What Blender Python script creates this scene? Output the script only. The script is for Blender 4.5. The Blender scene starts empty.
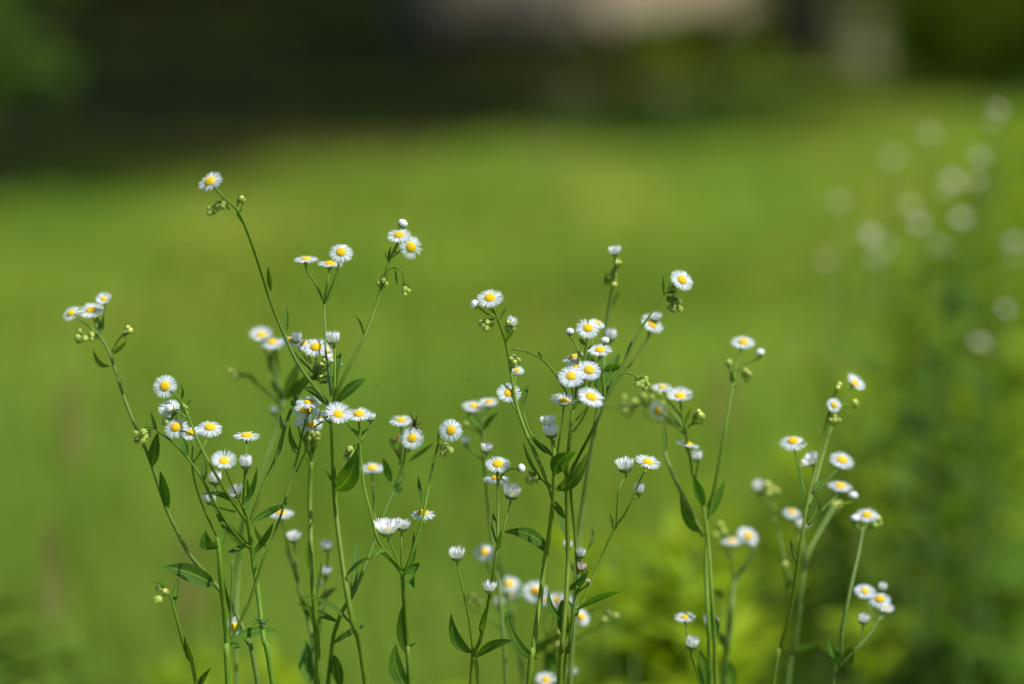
import bpy, math, random
from mathutils import Vector, Matrix, noise
R = math.radians
scene = bpy.context.scene
col = scene.collection

# ------------------------------------------------------------------ camera
FPX = 85.0/36.0*1024.0
HORIZON = -60.0
PITCH = math.atan((342-HORIZON)/FPX)
CAM = Vector((0, 0, 1.25))
D0 = 1.35
cam_d = bpy.data.cameras.new('camera'); cam = bpy.data.objects.new('camera', cam_d); col.objects.link(cam)
cam.location = CAM; cam.rotation_euler = (R(90)-PITCH, 0, 0)
cam_d.lens = 85; cam_d.sensor_width = 36; cam_d.clip_start = 0.05; cam_d.clip_end = 500
cam_d.dof.use_dof = True; cam_d.dof.focus_distance = D0+0.004; cam_d.dof.aperture_fstop = 2.1
cam_d.dof.aperture_blades = 0
scene.camera = cam
FW = Vector((0, math.cos(PITCH), -math.sin(PITCH))); RT = Vector((1, 0, 0)); UP = Vector((0, math.sin(PITCH), math.cos(PITCH)))

# ------------------------------------------------------------------ light
SUN_EL = R(57); SUN_DIR = Vector((0.88, -0.47, 0)).normalized()
SUNV = (SUN_DIR*math.cos(SUN_EL) + Vector((0, 0, math.sin(SUN_EL)))).normalized()
world = bpy.data.worlds.new('World'); scene.world = world; world.use_nodes = True
wn = world.node_tree.nodes; wl = world.node_tree.links
sky = wn.new('ShaderNodeTexSky'); sky.sky_type = 'NISHITA'; sky.sun_disc = False
sky.sun_elevation = SUN_EL; sky.sun_rotation = math.atan2(SUN_DIR.x, SUN_DIR.y)
wl.new(sky.outputs[0], wn['Background'].inputs[0]); wn['Background'].inputs[1].default_value = 0.08
sd = bpy.data.lights.new('sun', 'SUN'); sd.energy = 4.0; sd.angle = R(0.53); sd.color = (1, 0.965, 0.90)
so = bpy.data.objects.new('sun', sd); col.objects.link(so)
so.rotation_euler = (-SUNV).to_track_quat('-Z', 'Y').to_euler()
scene.view_settings.view_transform = 'Standard'; scene.view_settings.look = 'None'
scene.view_settings.gamma = 1; scene.view_settings.exposure = 0.68
scene.view_settings.use_curve_mapping = False
scene.render.engine = 'CYCLES'

# ------------------------------------------------------------------ materials
def newmat(name):
    m = bpy.data.materials.new(name); m.use_nodes = True
    nt = m.node_tree; b = nt.nodes['Principled BSDF']
    return m, nt, b
def leafy(name, c1, c2, trans=0.35, tc=None, rough=0.55, scale=60, spec=0.35, coord='Object', rnd=0.25, veins=False, bump=0.0):
    m, nt, b = newmat(name); N = nt.nodes; L = nt.links
    tcn = N.new('ShaderNodeTexCoord'); nz = N.new('ShaderNodeTexNoise'); nz.inputs['Scale'].default_value = scale
    nz.inputs['Detail'].default_value = 4
    L.new(tcn.outputs[coord], nz.inputs['Vector'])
    mx = N.new('ShaderNodeMix'); mx.data_type = 'RGBA'
    mx.inputs[6].default_value = (*c1, 1); mx.inputs[7].default_value = (*c2, 1)
    mr = N.new('ShaderNodeMapRange'); mr.inputs[1].default_value = .3; mr.inputs[2].default_value = .7
    L.new(nz.outputs[0], mr.inputs[0]); L.new(mr.outputs[0], mx.inputs[0])
    oi = N.new('ShaderNodeObjectInfo'); hs = N.new('ShaderNodeHueSaturation')
    mv = N.new('ShaderNodeMapRange'); mv.inputs[3].default_value = 1-rnd; mv.inputs[4].default_value = 1+rnd
    L.new(oi.outputs['Random'], mv.inputs[0]); L.new(mv.outputs[0], hs.inputs['Value']); L.new(mx.outputs[2], hs.inputs['Color'])
    if rnd > .2:
        mh = N.new('ShaderNodeMapRange'); mh.inputs[3].default_value = .490; mh.inputs[4].default_value = .512
        wn_ = N.new('ShaderNodeTexWhiteNoise'); wn_.noise_dimensions = '1D'; L.new(oi.outputs['Random'], wn_.inputs['W'])
        L.new(wn_.outputs[0], mh.inputs[0]); L.new(mh.outputs[0], hs.inputs['Hue'])
    src = hs.outputs[0]
    if veins:
        uv = N.new('ShaderNodeUVMap'); uv.uv_map = 'UVMap'
        sx = N.new('ShaderNodeSeparateXYZ'); L.new(uv.outputs[0], sx.inputs[0])
        a = N.new('ShaderNodeMath'); a.operation = 'SUBTRACT'; a.inputs[1].default_value = .5; L.new(sx.outputs[0], a.inputs[0])
        ab = N.new('ShaderNodeMath'); ab.operation = 'ABSOLUTE'; L.new(a.outputs[0], ab.inputs[0])
        lt = N.new('ShaderNodeMapRange'); lt.inputs[1].default_value = .02; lt.inputs[2].default_value = .07
        lt.inputs[3].default_value = 1; lt.inputs[4].default_value = 0; L.new(ab.outputs[0], lt.inputs[0])
        # side veins: stripes running forward from the midrib
        k = N.new('ShaderNodeMath'); k.operation = 'MULTIPLY_ADD'; k.inputs[1].default_value = -.55; L.new(ab.outputs[0], k.inputs[0]); L.new(sx.outputs[1], k.inputs[2])
        s = N.new('ShaderNodeMath'); s.operation = 'MULTIPLY'; s.inputs[1].default_value = 50; L.new(k.outputs[0], s.inputs[0])
        sn = N.new('ShaderNodeMath'); sn.operation = 'SINE'; L.new(s.outputs[0], sn.inputs[0])
        vr = N.new('ShaderNodeMapRange'); vr.inputs[1].default_value = .8; vr.inputs[2].default_value = 1; vr.inputs[4].default_value = .35; L.new(sn.outputs[0], vr.inputs[0])
        ma = N.new('ShaderNodeMath'); ma.operation = 'MAXIMUM'; L.new(lt.outputs[0], ma.inputs[0]); L.new(vr.outputs[0], ma.inputs[1])
        m2 = N.new('ShaderNodeMix'); m2.data_type = 'RGBA'; L.new(ma.outputs[0], m2.inputs[0]); L.new(src, m2.inputs[6])
        m2.inputs[7].default_value = (c2[0]*2.0, c2[1]*1.6, c2[2]*2.0, 1)
        src = m2.outputs[2]
        bp = N.new('ShaderNodeBump'); bp.inputs['Strength'].default_value = .35; bp.inputs['Distance'].default_value = .0006
        L.new(ma.outputs[0], bp.inputs['Height']); L.new(bp.outputs[0], b.inputs['Normal'])
    L.new(src, b.inputs['Base Color'])
    b.inputs['Roughness'].default_value = rough; b.inputs['Specular IOR Level'].default_value = spec
    if trans > 0:
        t = N.new('ShaderNodeBsdfTranslucent')
        g = N.new('ShaderNodeMix'); g.data_type = 'RGBA'; g.blend_type = 'MULTIPLY'; g.inputs[0].default_value = 1
        tc = tc or (1.3, 1.25, .5); L.new(src, g.inputs[6]); g.inputs[7].default_value = (*tc, 1); g.clamp_result = False
        L.new(g.outputs[2], t.inputs[0])
        ms = N.new('ShaderNodeMixShader'); ms.inputs[0].default_value = trans
        L.new(b.outputs[0], ms.inputs[1]); L.new(t.outputs[0], ms.inputs[2]); L.new(ms.outputs[0], N['Material Output'].inputs[0])
    return m
M = {}
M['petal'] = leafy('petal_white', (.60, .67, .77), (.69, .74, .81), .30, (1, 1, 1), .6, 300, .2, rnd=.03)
M['petal_up'] = leafy('petal_white_upright', (.78, .80, .84), (.84, .85, .87), .25, (1, 1, 1), .6, 300, .2, rnd=.03)  # whiter copy of the petal, sunlight put into the colour
M['petal_pink'] = leafy('petal_pinkish', (.74, .60, .55), (.80, .70, .66), .30, (1, 1, 1), .6, 300, .2, rnd=.03)
M['disc'] = leafy('disc_yellow', (.68, .45, .012), (.74, .53, .022), .12, (1, 1, 1), .7, 900, .15, rnd=.06)
M['calyx'] = leafy('calyx_green', (.13, .22, .05), (.20, .30, .08), .2, None, .6, 400, .3)
M['bud'] = leafy('bud_green', (.27, .38, .06), (.38, .47, .11), .25, None, .6, 400, .3, rnd=.2)
M['budtip'] = leafy('bud_tip', (.66, .62, .12), (.76, .74, .28), .2, (1, 1, .6), .6, 400, .3)
M['stem'] = leafy('stem_green', (.082, .158, .010), (.128, .210, .018), .12, None, .55, 120, .22, rnd=.22)
M['pale'] = leafy('stem_pale', (.105, .180, .032), (.150, .230, .050), .12, None, .6, 120, .2, rnd=.15)  # paler stem green, partly sunlight put into the colour
M['leaf'] = leafy('leaf_green', (.044, .108, .008), (.068, .145, .011), .36, (1.7, 1.7, .4), .6, 90, .16, rnd=.25, veins=True)
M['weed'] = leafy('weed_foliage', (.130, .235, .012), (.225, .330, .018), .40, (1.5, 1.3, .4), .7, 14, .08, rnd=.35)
M['dweed'] = leafy('dark_weed_foliage', (.045, .095, .008), (.080, .140, .011), .3, (1.4, 1.4, .5), .7, 14, .08, rnd=.3)  # dark green foliage, with the thicket's shade put into the colour
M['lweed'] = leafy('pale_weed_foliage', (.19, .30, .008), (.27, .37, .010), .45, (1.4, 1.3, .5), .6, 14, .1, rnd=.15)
M['grass'] = leafy('grass_blades', (.112, .235, .026), (.245, .280, .036), .45, (1.3, 1.25, .6), .8, 1.3, .04, rnd=0)
M['meadow'] = leafy('meadow_blades', (.200, .340, .052), (.295, .405, .066), .48, (1.3, 1.25, .6), .8, 1.6, .04, rnd=0)
M['seed'] = leafy('seed_tan', (.30, .22, .10), (.42, .32, .16), .3, (1, 1, .8), .7, 60, .1, rnd=.1)
M['crown'] = leafy('tree_leaves', (.045, .085, .014), (.075, .125, .018), .30, None, .5, 1.5, .35, rnd=.15)
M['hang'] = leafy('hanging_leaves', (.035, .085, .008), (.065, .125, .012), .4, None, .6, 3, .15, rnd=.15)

def surf(name, c1, c2, scale, rough=.85, bump=0, coord='Object', c3=None, sc=None):
    m, nt, b = newmat(name); N = nt.nodes; L = nt.links
    tcn = N.new('ShaderNodeTexCoord'); nz = N.new('ShaderNodeTexNoise'); nz.inputs['Scale'].default_value = scale; nz.inputs['Detail'].default_value = 6
    mp = N.new('ShaderNodeMapping'); L.new(tcn.outputs[coord], mp.inputs[0]); L.new(mp.outputs[0], nz.inputs['Vector'])
    if sc: mp.inputs['Scale'].default_value = sc
    r = N.new('ShaderNodeValToRGB'); r.color_ramp.elements[0].position = .35; r.color_ramp.elements[1].position = .65
    r.color_ramp.elements[0].color = (*c1, 1); r.color_ramp.elements[1].color = (*c2, 1)
    if c3:
        e = r.color_ramp.elements.new(.5); e.color = (*c3, 1)
    L.new(nz.outputs[0], r.inputs[0]); L.new(r.outputs[0], b.inputs['Base Color']); b.inputs['Roughness'].default_value = rough; b.inputs['Specular IOR Level'].default_value = .1
    if bump:
        bp = N.new('ShaderNodeBump'); bp.inputs['Distance'].default_value = bump; L.new(nz.outputs[0], bp.inputs['Height']); L.new(bp.outputs[0], b.inputs['Normal'])
    return m
M['ground'] = surf('lawn_ground', (.110, .215, .022), (.235, .265, .040), 1.2, .95, .03, c3=(.135, .210, .016))
M['bark'] = surf('dark_bark', (.010, .009, .006), (.024, .019, .013), 6, .9, .02, sc=(4, 4, .6))
M['palebark'] = surf('pale_bark', (.40, .34, .24), (.58, .51, .36), 5, .85, .015, sc=(3, 3, .8))
M['stucco'] = surf('tan_stucco', (.56, .42, .32), (.66, .52, .41), 3, .9, .004)
M['shade_tone'] = surf('painted_shade', (.020, .016, .002), (.044, .036, .005), 2.5, .95, .02)  # brown ground colour that carries the shade below the trees
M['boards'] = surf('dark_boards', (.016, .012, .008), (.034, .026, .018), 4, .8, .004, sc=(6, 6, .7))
M['greybox'] = surf('grey_paint', (.09, .09, .092), (.12, .12, .122), 5, .6)
M['roof'] = surf('roof_tiles', (.10, .06, .05), (.16, .09, .07), 8, .8, .01)
M['bug'] = surf('insect_brown', (.03, .02, .012), (.09, .05, .03), 800, .4)
M['redbug'] = surf('insect_red', (.20, .07, .035), (.42, .20, .13), 800, .35)
M['greenbug'] = surf('insect_green', (.02, .07, .02), (.04, .11, .03), 800, .35)

# ------------------------------------------------------------------ helpers
def P(x, y, d=0.0):
    """pixel of the photograph at d metres beyond the focused plane -> world point"""
    return CAM + (D0+d)*(FW + RT*((x-512)/FPX) - UP*((y-342)/FPX))
def mesh(name, V, F, mats, idx=None, uv=None, smooth=True):
    me = bpy.data.meshes.new(name); me.from_pydata([tuple(v) for v in V], [], F)
    for m in mats: me.materials.append(M[m])
    if idx: me.polygons.foreach_set('material_index', idx)
    if smooth: me.polygons.foreach_set('use_smooth', [True]*len(F))
    if uv:
        ul = me.uv_layers.new(name='UVMap')
        fl = []
        for f in F:
            for v in f: fl += [uv[v][0], uv[v][1]]
        ul.data.foreach_set('uv', fl)
    me.update(); return me
def link(name, me, parent=None, loc=None, rot=None, sc=None):
    o = bpy.data.objects.new(name, me); col.objects.link(o)
    if parent is not None: o.parent = parent
    if loc is not None: o.location = loc
    if rot is not None: o.rotation_mode = 'QUATERNION'; o.rotation_quaternion = rot
    if sc is not None: o.scale = (sc, sc, sc) if isinstance(sc, (int, float)) else sc
    return o
def thing(name, label, cat, loc, group=None):
    o = bpy.data.objects.new(name, None); col.objects.link(o); o.empty_display_size = .02
    o.location = loc; o['label'] = label; o['category'] = cat
    if group: o['group'] = group
    return o
def tag(o, label, cat, group=None):
    o['label'] = label; o['category'] = cat
    if group: o['group'] = group
    return o
def catmull(pts, per=5):
    n = len(pts)
    if n < 3:
        return [pts[0].lerp(pts[-1], i/per) for i in range(per+1)]
    out = []
    for i in range(n-1):
        p0 = pts[i-1] if i > 0 else pts[0]*2-pts[1]
        p1, p2 = pts[i], pts[i+1]
        p3 = pts[i+2] if i+2 < n else pts[-1]*2-pts[-2]
        for k in range(per):
            t = k/per; t2 = t*t; t3 = t2*t
            out.append(0.5*((2*p1)+(p2-p0)*t+(2*p0-5*p1+4*p2-p3)*t2+(3*p1-p0-3*p2+p3)*t3))
    out.append(pts[-1].copy()); return out
def tube_into(V, F, pts, radii, sides=7):
    b = len(V); n = len(pts); ref = Vector((.3, -.9, .2)).normalized()
    for i, p in enumerate(pts):
        t = (pts[min(i+1, n-1)]-pts[max(i-1, 0)])
        t = t.normalized() if t.length > 1e-9 else Vector((0, 0, 1))
        a = t.cross(ref); a = a.normalized() if a.length > 1e-4 else t.orthogonal().normalized()
        c = t.cross(a); ref = (ref - t*ref.dot(t)).normalized() if (ref - t*ref.dot(t)).length > .05 else ref
        for k in range(sides):
            an = 2*math.pi*k/sides
            V.append(p + (a*math.cos(an)+c*math.sin(an))*radii[i])
    for i in range(n-1):
        for k in range(sides):
            k2 = (k+1) % sides
            F.append((b+i*sides+k, b+i*sides+k2, b+(i+1)*sides+k2, b+(i+1)*sides+k))
    F.append(tuple(b+k for k in range(sides))[::-1]); F.append(tuple(b+(n-1)*sides+k for k in range(sides)))
def lathe_into(V, F, prof, sides=14, c=(0, 0, 0)):
    b = len(V)
    for r, z in prof:
        for k in range(sides):
            a = 2*math.pi*k/sides; V.append(Vector((c[0]+r*math.cos(a), c[1]+r*math.sin(a), c[2]+z)))
    for i in range(len(prof)-1):
        for k in range(sides):
            k2 = (k+1) % sides
            F.append((b+i*sides+k, b+i*sides+k2, b+(i+1)*sides+k2, b+(i+1)*sides+k))
def box_into(V, F, a, c):
    b = len(V)
    for z in (a[2], c[2]):
        for (x, y) in ((a[0], a[1]), (c[0], a[1]), (c[0], c[1]), (a[0], c[1])): V.append(Vector((x, y, z)))
    for f in ((3, 2, 1, 0), (4, 5, 6, 7), (0, 1, 5, 4), (1, 2, 6, 5), (2, 3, 7, 6), (3, 0, 4, 7)): F.append(tuple(b+i for i in f))

# ------------------------------------------------------------------ ground and grass
random.seed(5)
V = []; F = []; n = 60
for j in range(n+1):
    for i in range(n+1):
        x = -80+160*i/n; y = -20+160*j/n
        V.append(Vector((x, y, 0.0)))
for j in range(n):
    for i in range(n): F.append((j*(n+1)+i, j*(n+1)+i+1, (j+1)*(n+1)+i+1, (j+1)*(n+1)+i))
g = link('ground', mesh('ground', V, F, ['ground'])); g['kind'] = 'structure'

def blades(name, cnt, region, hmin, hmax, wid, seed, dens=None, mat='grass'):
    rr = random.Random(seed); V = []; F = []
    k = 0
    while k < cnt:
        d = region[0]*(region[1]/region[0])**rr.random()
        hw = .40*d+1.3
        x = rr.uniform(-hw, hw); y = d
        if dens and rr.random() > dens(x, y): continue
        k += 1
        h = rr.uniform(hmin, hmax)*(.6+.8*noise.noise(Vector((x*.8, y*.8, 1)))+.3); h = max(h, hmin*.6)
        a = rr.uniform(0, 6.283); w = wid*rr.uniform(.6, 1.3)*(1+d*.12)
        dx, dy = math.cos(a), math.sin(a); ln = rr.uniform(.1, .55)*h; la = rr.uniform(0, 6.283)
        lx, ly = math.cos(la)*ln, math.sin(la)*ln
        b = len(V)
        V += [(x-dx*w, y-dy*w, 0), (x+dx*w, y+dy*w, 0), (x+lx*.35-dx*w*.8, y+ly*.35-dy*w*.8, h*.6), (x+lx*.35+dx*w*.8, y+ly*.35+dy*w*.8, h*.6), (x+lx, y+ly, h)]
        F += [(b, b+1, b+3, b+2), (b+2, b+3, b+4)]
    me = bpy.data.meshes.new(name); me.from_pydata(V, [], F); me.materials.append(M[mat])
    o = link(name, me); o['kind'] = 'stuff'; return o
def shade_edge(x): return 15.0+(1.0*x if x < 0 else 2.1*x)+.3*math.sin(x*2.1)+.2*math.sin(x*5.3+1)     # near edge of the dark sheet laid to deepen the tree shade
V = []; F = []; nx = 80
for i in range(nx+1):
    x = -16+18.6*i/nx; e = shade_edge(x)+max(0, x+.6)*1.5
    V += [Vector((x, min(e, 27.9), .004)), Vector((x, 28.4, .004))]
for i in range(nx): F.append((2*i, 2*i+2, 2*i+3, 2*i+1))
so_ = link('shade_sheet', mesh('shade_sheet', V, F, ['shade_tone'])); so_['kind'] = 'structure'
def ld(x, y): return 1 if (x > 2.5 or y < shade_edge(x)+max(0, x+.6)*1.5) else .45
blades('lawn_grass', 88000, (3.0, 28), .03, .08, .0035, 1, ld)
blades('meadow_grass', 29000, (1.1, 6.5), .10, .36, .0030, 2, None, 'meadow')

# ------------------------------------------------------------------ flower head meshes (radius 1, axis +Z)
def petal_into(V, F, a, r0, r1, w, zf, rr, segs=4, twist=0):
    b = len(V); ca, sa = math.cos(a), math.sin(a); px, py = -sa, ca
    prof = [.55, .85, 1.0, .92, .45]
    for i in range(segs+1):
        t = i/segs; r = r0+(r1-r0)*t; z = zf(t); ww = w*prof[i]*.5; tz = twist*ww
        V.append(Vector((ca*r-px*ww, sa*r-py*ww, z-tz))); V.append(Vector((ca*r+px*ww, sa*r+py*ww, z+tz)))
    for i in range(segs): F.append((b+2*i, b+2*i+1, b+2*i+3, b+2*i+2))
def open_petals(seed, lift, curl, npet=78, irregular=.08, miss=0):
    rr = random.Random(seed); V = []; F = []
    gap = rr.uniform(0, 6.28)
    for k in range(npet):
        a = 2*math.pi*k/npet+rr.uniform(-.05, .05)
        if miss and (rr.random() < miss or abs(((a-gap+3.14) % 6.283)-3.14) < miss): continue
        r1 = 1.02-abs(rr.gauss(0, irregular*.7)); li = lift+rr.gauss(0, .035); cu = curl+rr.gauss(0, .06)
        ly = (k % 2)*.02
        petal_into(V, F, a, .28, r1, rr.uniform(.038, .058), lambda t: .02+ly+li*t+cu*t*t*.5, rr, twist=rr.uniform(-.5, .5))
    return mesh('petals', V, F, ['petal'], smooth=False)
def disc_mesh(seed, rad=.41, hgt=.22):
    rr = random.Random(seed); V = []; F = []
    prof = [(rad*math.cos(a), hgt*math.sin(a)) for a in [i*math.pi/2/5 for i in range(6)]]; prof[-1] = (.001, hgt)
    prof = [(rad*.8, -.08)]+prof
    lathe_into(V, F, prof, 18)
    n = 110
    for k in range(n):
        q = (k+.5)/n; r = rad*math.sqrt(q)*.98; a = k*2.39996; z = hgt*math.sqrt(max(0, 1-q*.96))
        c = Vector((r*math.cos(a), r*math.sin(a), z)); s = rad*.075; b = len(V); hh = .045+.03*rr.random()
        for m in range(5):
            an = m*1.2566; V.append(c+Vector((s*math.cos(an), s*math.sin(an), -.01)))
        nrm = Vector((r*math.cos(a)*.6, r*math.sin(a)*.6, z+.1)).normalized()
        V.append(c+nrm*hh)
        for m in range(5): F.append((b+m, b+(m+1) % 5, b+5))
    return mesh('disc', V, F, ['disc'])
def calyx_mesh(seed, rad=.42, dep=.34, flare=0):
    rr = random.Random(seed); V = []; F = []
    prof = [(.05, -dep-.05), (rad*.45, -dep), (rad*.8, -dep*.72), (rad*.98, -dep*.3), (rad, 0)]
    lathe_into(V, F, prof, 16)
    for k in range(30):      # pointed bracts
        a = 2*math.pi*k/30+rr.uniform(-.05, .05); b = len(V); w = rad*.13
        px, py = -math.sin(a), math.cos(a)
        for (r, z, ww) in ((rad*.86, -dep*.7, w), (rad*1.04, -dep*.25, w), (rad*(1.04+flare), rr.uniform(.0, .08), w*.2)):
            V.append(Vector((math.cos(a)*r-px*ww, math.sin(a)*r-py*ww, z))); V.append(Vector((math.cos(a)*r+px*ww, math.sin(a)*r+py*ww, z)))
        F += [(b, b+1, b+3, b+2), (b+2, b+3, b+5, b+4)]
    return mesh('calyx', V, F, ['calyx'])
OPEN = [open_petals(s, l, c, irregular=i) for s, l, c, i in ((1, .02, -.10, .07), (2, -.04, -.08, .07), (3, .08, -.20, .08), (4, -.10, -.12, .09), (5, .10, -.10, .08), (6, .0, -.02, .11), (7, -.06, -.25, .09))]+[open_petals(8, .0, -.1, irregular=.15, miss=.08), open_petals(9, .12, -.25, irregular=.14), open_petals(10, .18, .05, irregular=.10, miss=.05)]
DISC = [disc_mesh(1), disc_mesh(2, .38, .19), disc_mesh(3, .43, .25)]
CAL = [calyx_mesh(1), calyx_mesh(2, .4, .3)]
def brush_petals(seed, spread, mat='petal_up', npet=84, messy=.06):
    """half-open head: rays still standing up out of the cup"""
    rr = random.Random(seed); V = []; F = []
    for k in range(npet):
        a = 2*math.pi*k/npet*1.0+rr.uniform(-.08, .08); r0 = rr.uniform(.35, .62) if k % 2 else rr.uniform(.55, .66)
        sp = spread*rr.uniform(.7, 1.2)+rr.gauss(0, messy); H = rr.uniform(.9, 1.3); b = len(V)
        ca, sa = math.cos(a), math.sin(a); px, py = -sa, ca; tw = rr.uniform(-.5, .5)
        for i, pw in enumerate((.6, .95, 1, .85, .4)):
            t = i/4; r = r0+sp*t+.10*math.sin(t*3.0); z = H*t*(1-.25*spread*t); ww = .060*pw
            V.append(Vector((ca*r-px*ww-ca*tw*ww, sa*r-py*ww-sa*tw*ww, z))); V.append(Vector((ca*r+px*ww+ca*tw*ww, sa*r+py*ww+sa*tw*ww, z)))
        for i in range(4): F.append((b+2*i, b+2*i+1, b+2*i+3, b+2*i+2))
    return mesh('petals', V, F, [mat], smooth=False)
BRUSH = [brush_petals(11, .18), brush_petals(12, .34), brush_petals(13, .05), brush_petals(14, .62, messy=.14)]
BRUSHP = brush_petals(15, .2, 'petal_pink')
DISCH = disc_mesh(5, .42, .25)
CALH = calyx_mesh(4, .66, .5)
def wbud():
    V = []; F = []; rr = random.Random(3)
    prof = [(.62, -.2), (.82, .05), (.9, .35), (.78, .7), (.5, .92), (.2, 1.02), (.001, 1.04)]
    lathe_into(V, F, prof, 16)
    for k in range(24):
        a = k*2*math.pi/24+rr.uniform(-.1, .1); b = len(V); px, py = -math.sin(a), math.cos(a); tp = rr.uniform(.05, .3)
        for (r, z, ww) in ((.80, -.1, .1), (.97, .35, .14), (.82, .75, .12), (tp, 1.1, .03)):
            V.append(Vector((math.cos(a)*r-px*ww, math.sin(a)*r-py*ww, z))); V.append(Vector((math.cos(a)*r+px*ww, math.sin(a)*r+py*ww, z)))
        for i in range(3): F.append((b+2*i, b+2*i+1, b+2*i+3, b+2*i+2))
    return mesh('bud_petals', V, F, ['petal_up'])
WBUD = wbud(); CALB = calyx_mesh(6, .82, .62)
def gbud(seed):
    V = []; F = []; rr = random.Random(seed)
    prof = [(.05, -1.0), (.5, -.85), (.86, -.4), (.98, .05), (.84, .45), (.6, .62)]
    lathe_into(V, F, prof, 12); n1 = len(F)
    for k in range(14):
        a = k*2*math.pi/14+rr.uniform(-.1, .1); b = len(V); px, py = -math.sin(a), math.cos(a); e = rr.uniform(.35, .7)
        for (r, z, ww) in ((.90, -.5, .16), (1.05, .05, .17), (e, .85, .03)):
            V.append(Vector((math.cos(a)*r-px*ww, math.sin(a)*r-py*ww, z))); V.append(Vector((math.cos(a)*r+px*ww, math.sin(a)*r+py*ww, z)))
        F += [(b, b+1, b+3, b+2), (b+2, b+3, b+5, b+4)]
    for k in range(26):      # short hairs
        a = rr.uniform(0, 6.28); z = rr.uniform(-.8, .5); r = math.sqrt(max(.1, 1-z*z)); b = len(V)
        c = Vector((math.cos(a)*r*.95, math.sin(a)*r*.95, z)); o = Vector((math.cos(a), math.sin(a), z-.3)).normalized()*.45
        V += [c+Vector((0, 0, .04)), c-Vector((0, 0, .04)), c+o]; F.append((b, b+1, b+2))
    n2 = len(F)
    lathe_into(V, F, [(.6, .60), (.52, .76), (.28, .86), (.001, .88)], 12)
    idx = [0]*n2+[1]*(len(F)-n2)
    return mesh('flower_bud', V, F, ['bud', 'budtip'], idx)
GBUD = [gbud(1), gbud(2)]
def qz(nrm, spin):
    return nrm.to_track_quat('Z', 'Y') @ Vector((0, 0, 1)).rotation_difference(Vector((0, 0, 1))) @ __import__('mathutils').Quaternion((0, 0, 1), spin)

# ------------------------------------------------------------------ leaves
def leaf_geo(V, F, UV, p0, p1, w, face, rr, sag=.12, fold=.25, segs=9, mid=None):
    ax = p1-p0; L = ax.length
    t = ax.normalized(); s = t.cross(face); s = s.normalized() if s.length > 1e-4 else t.orthogonal().normalized()
    nrm = s.cross(t).normalized(); b = len(V); wob = rr.uniform(0, 6.28); tw = rr.uniform(-.35, .35)
    cs = (-1, -.5, 0, .5, 1)
    for i in range(segs+1):
        u = i/segs
        c = p0.lerp(p1, u)
        if mid is not None: c = p0*(1-u)**2+mid*2*u*(1-u)+p1*u*u
        c = c + nrm*(math.sin(u*math.pi)*sag*L*.5)
        wd = max(.04, (math.sin(math.pi*u**.8)**.85)*1.0 if u < 1 else .02)*w*.5
        if u < .08: wd = max(wd, w*.08)
        ca = math.cos(tw*u); sa = math.sin(tw*u); ss = s*ca+nrm*sa; nn = nrm*ca-s*sa
        for q in cs:
            rip = .05*math.sin(u*17+wob+q*2)*abs(q)
            V.append(c+ss*(q*wd)+nn*((abs(q)*fold+rip)*wd)); UV.append(((q+1)/2, u))
    for i in range(segs):
        for k in range(4):
            a = b+i*5+k; F.append((a, a+1, a+6, a+5))

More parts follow.
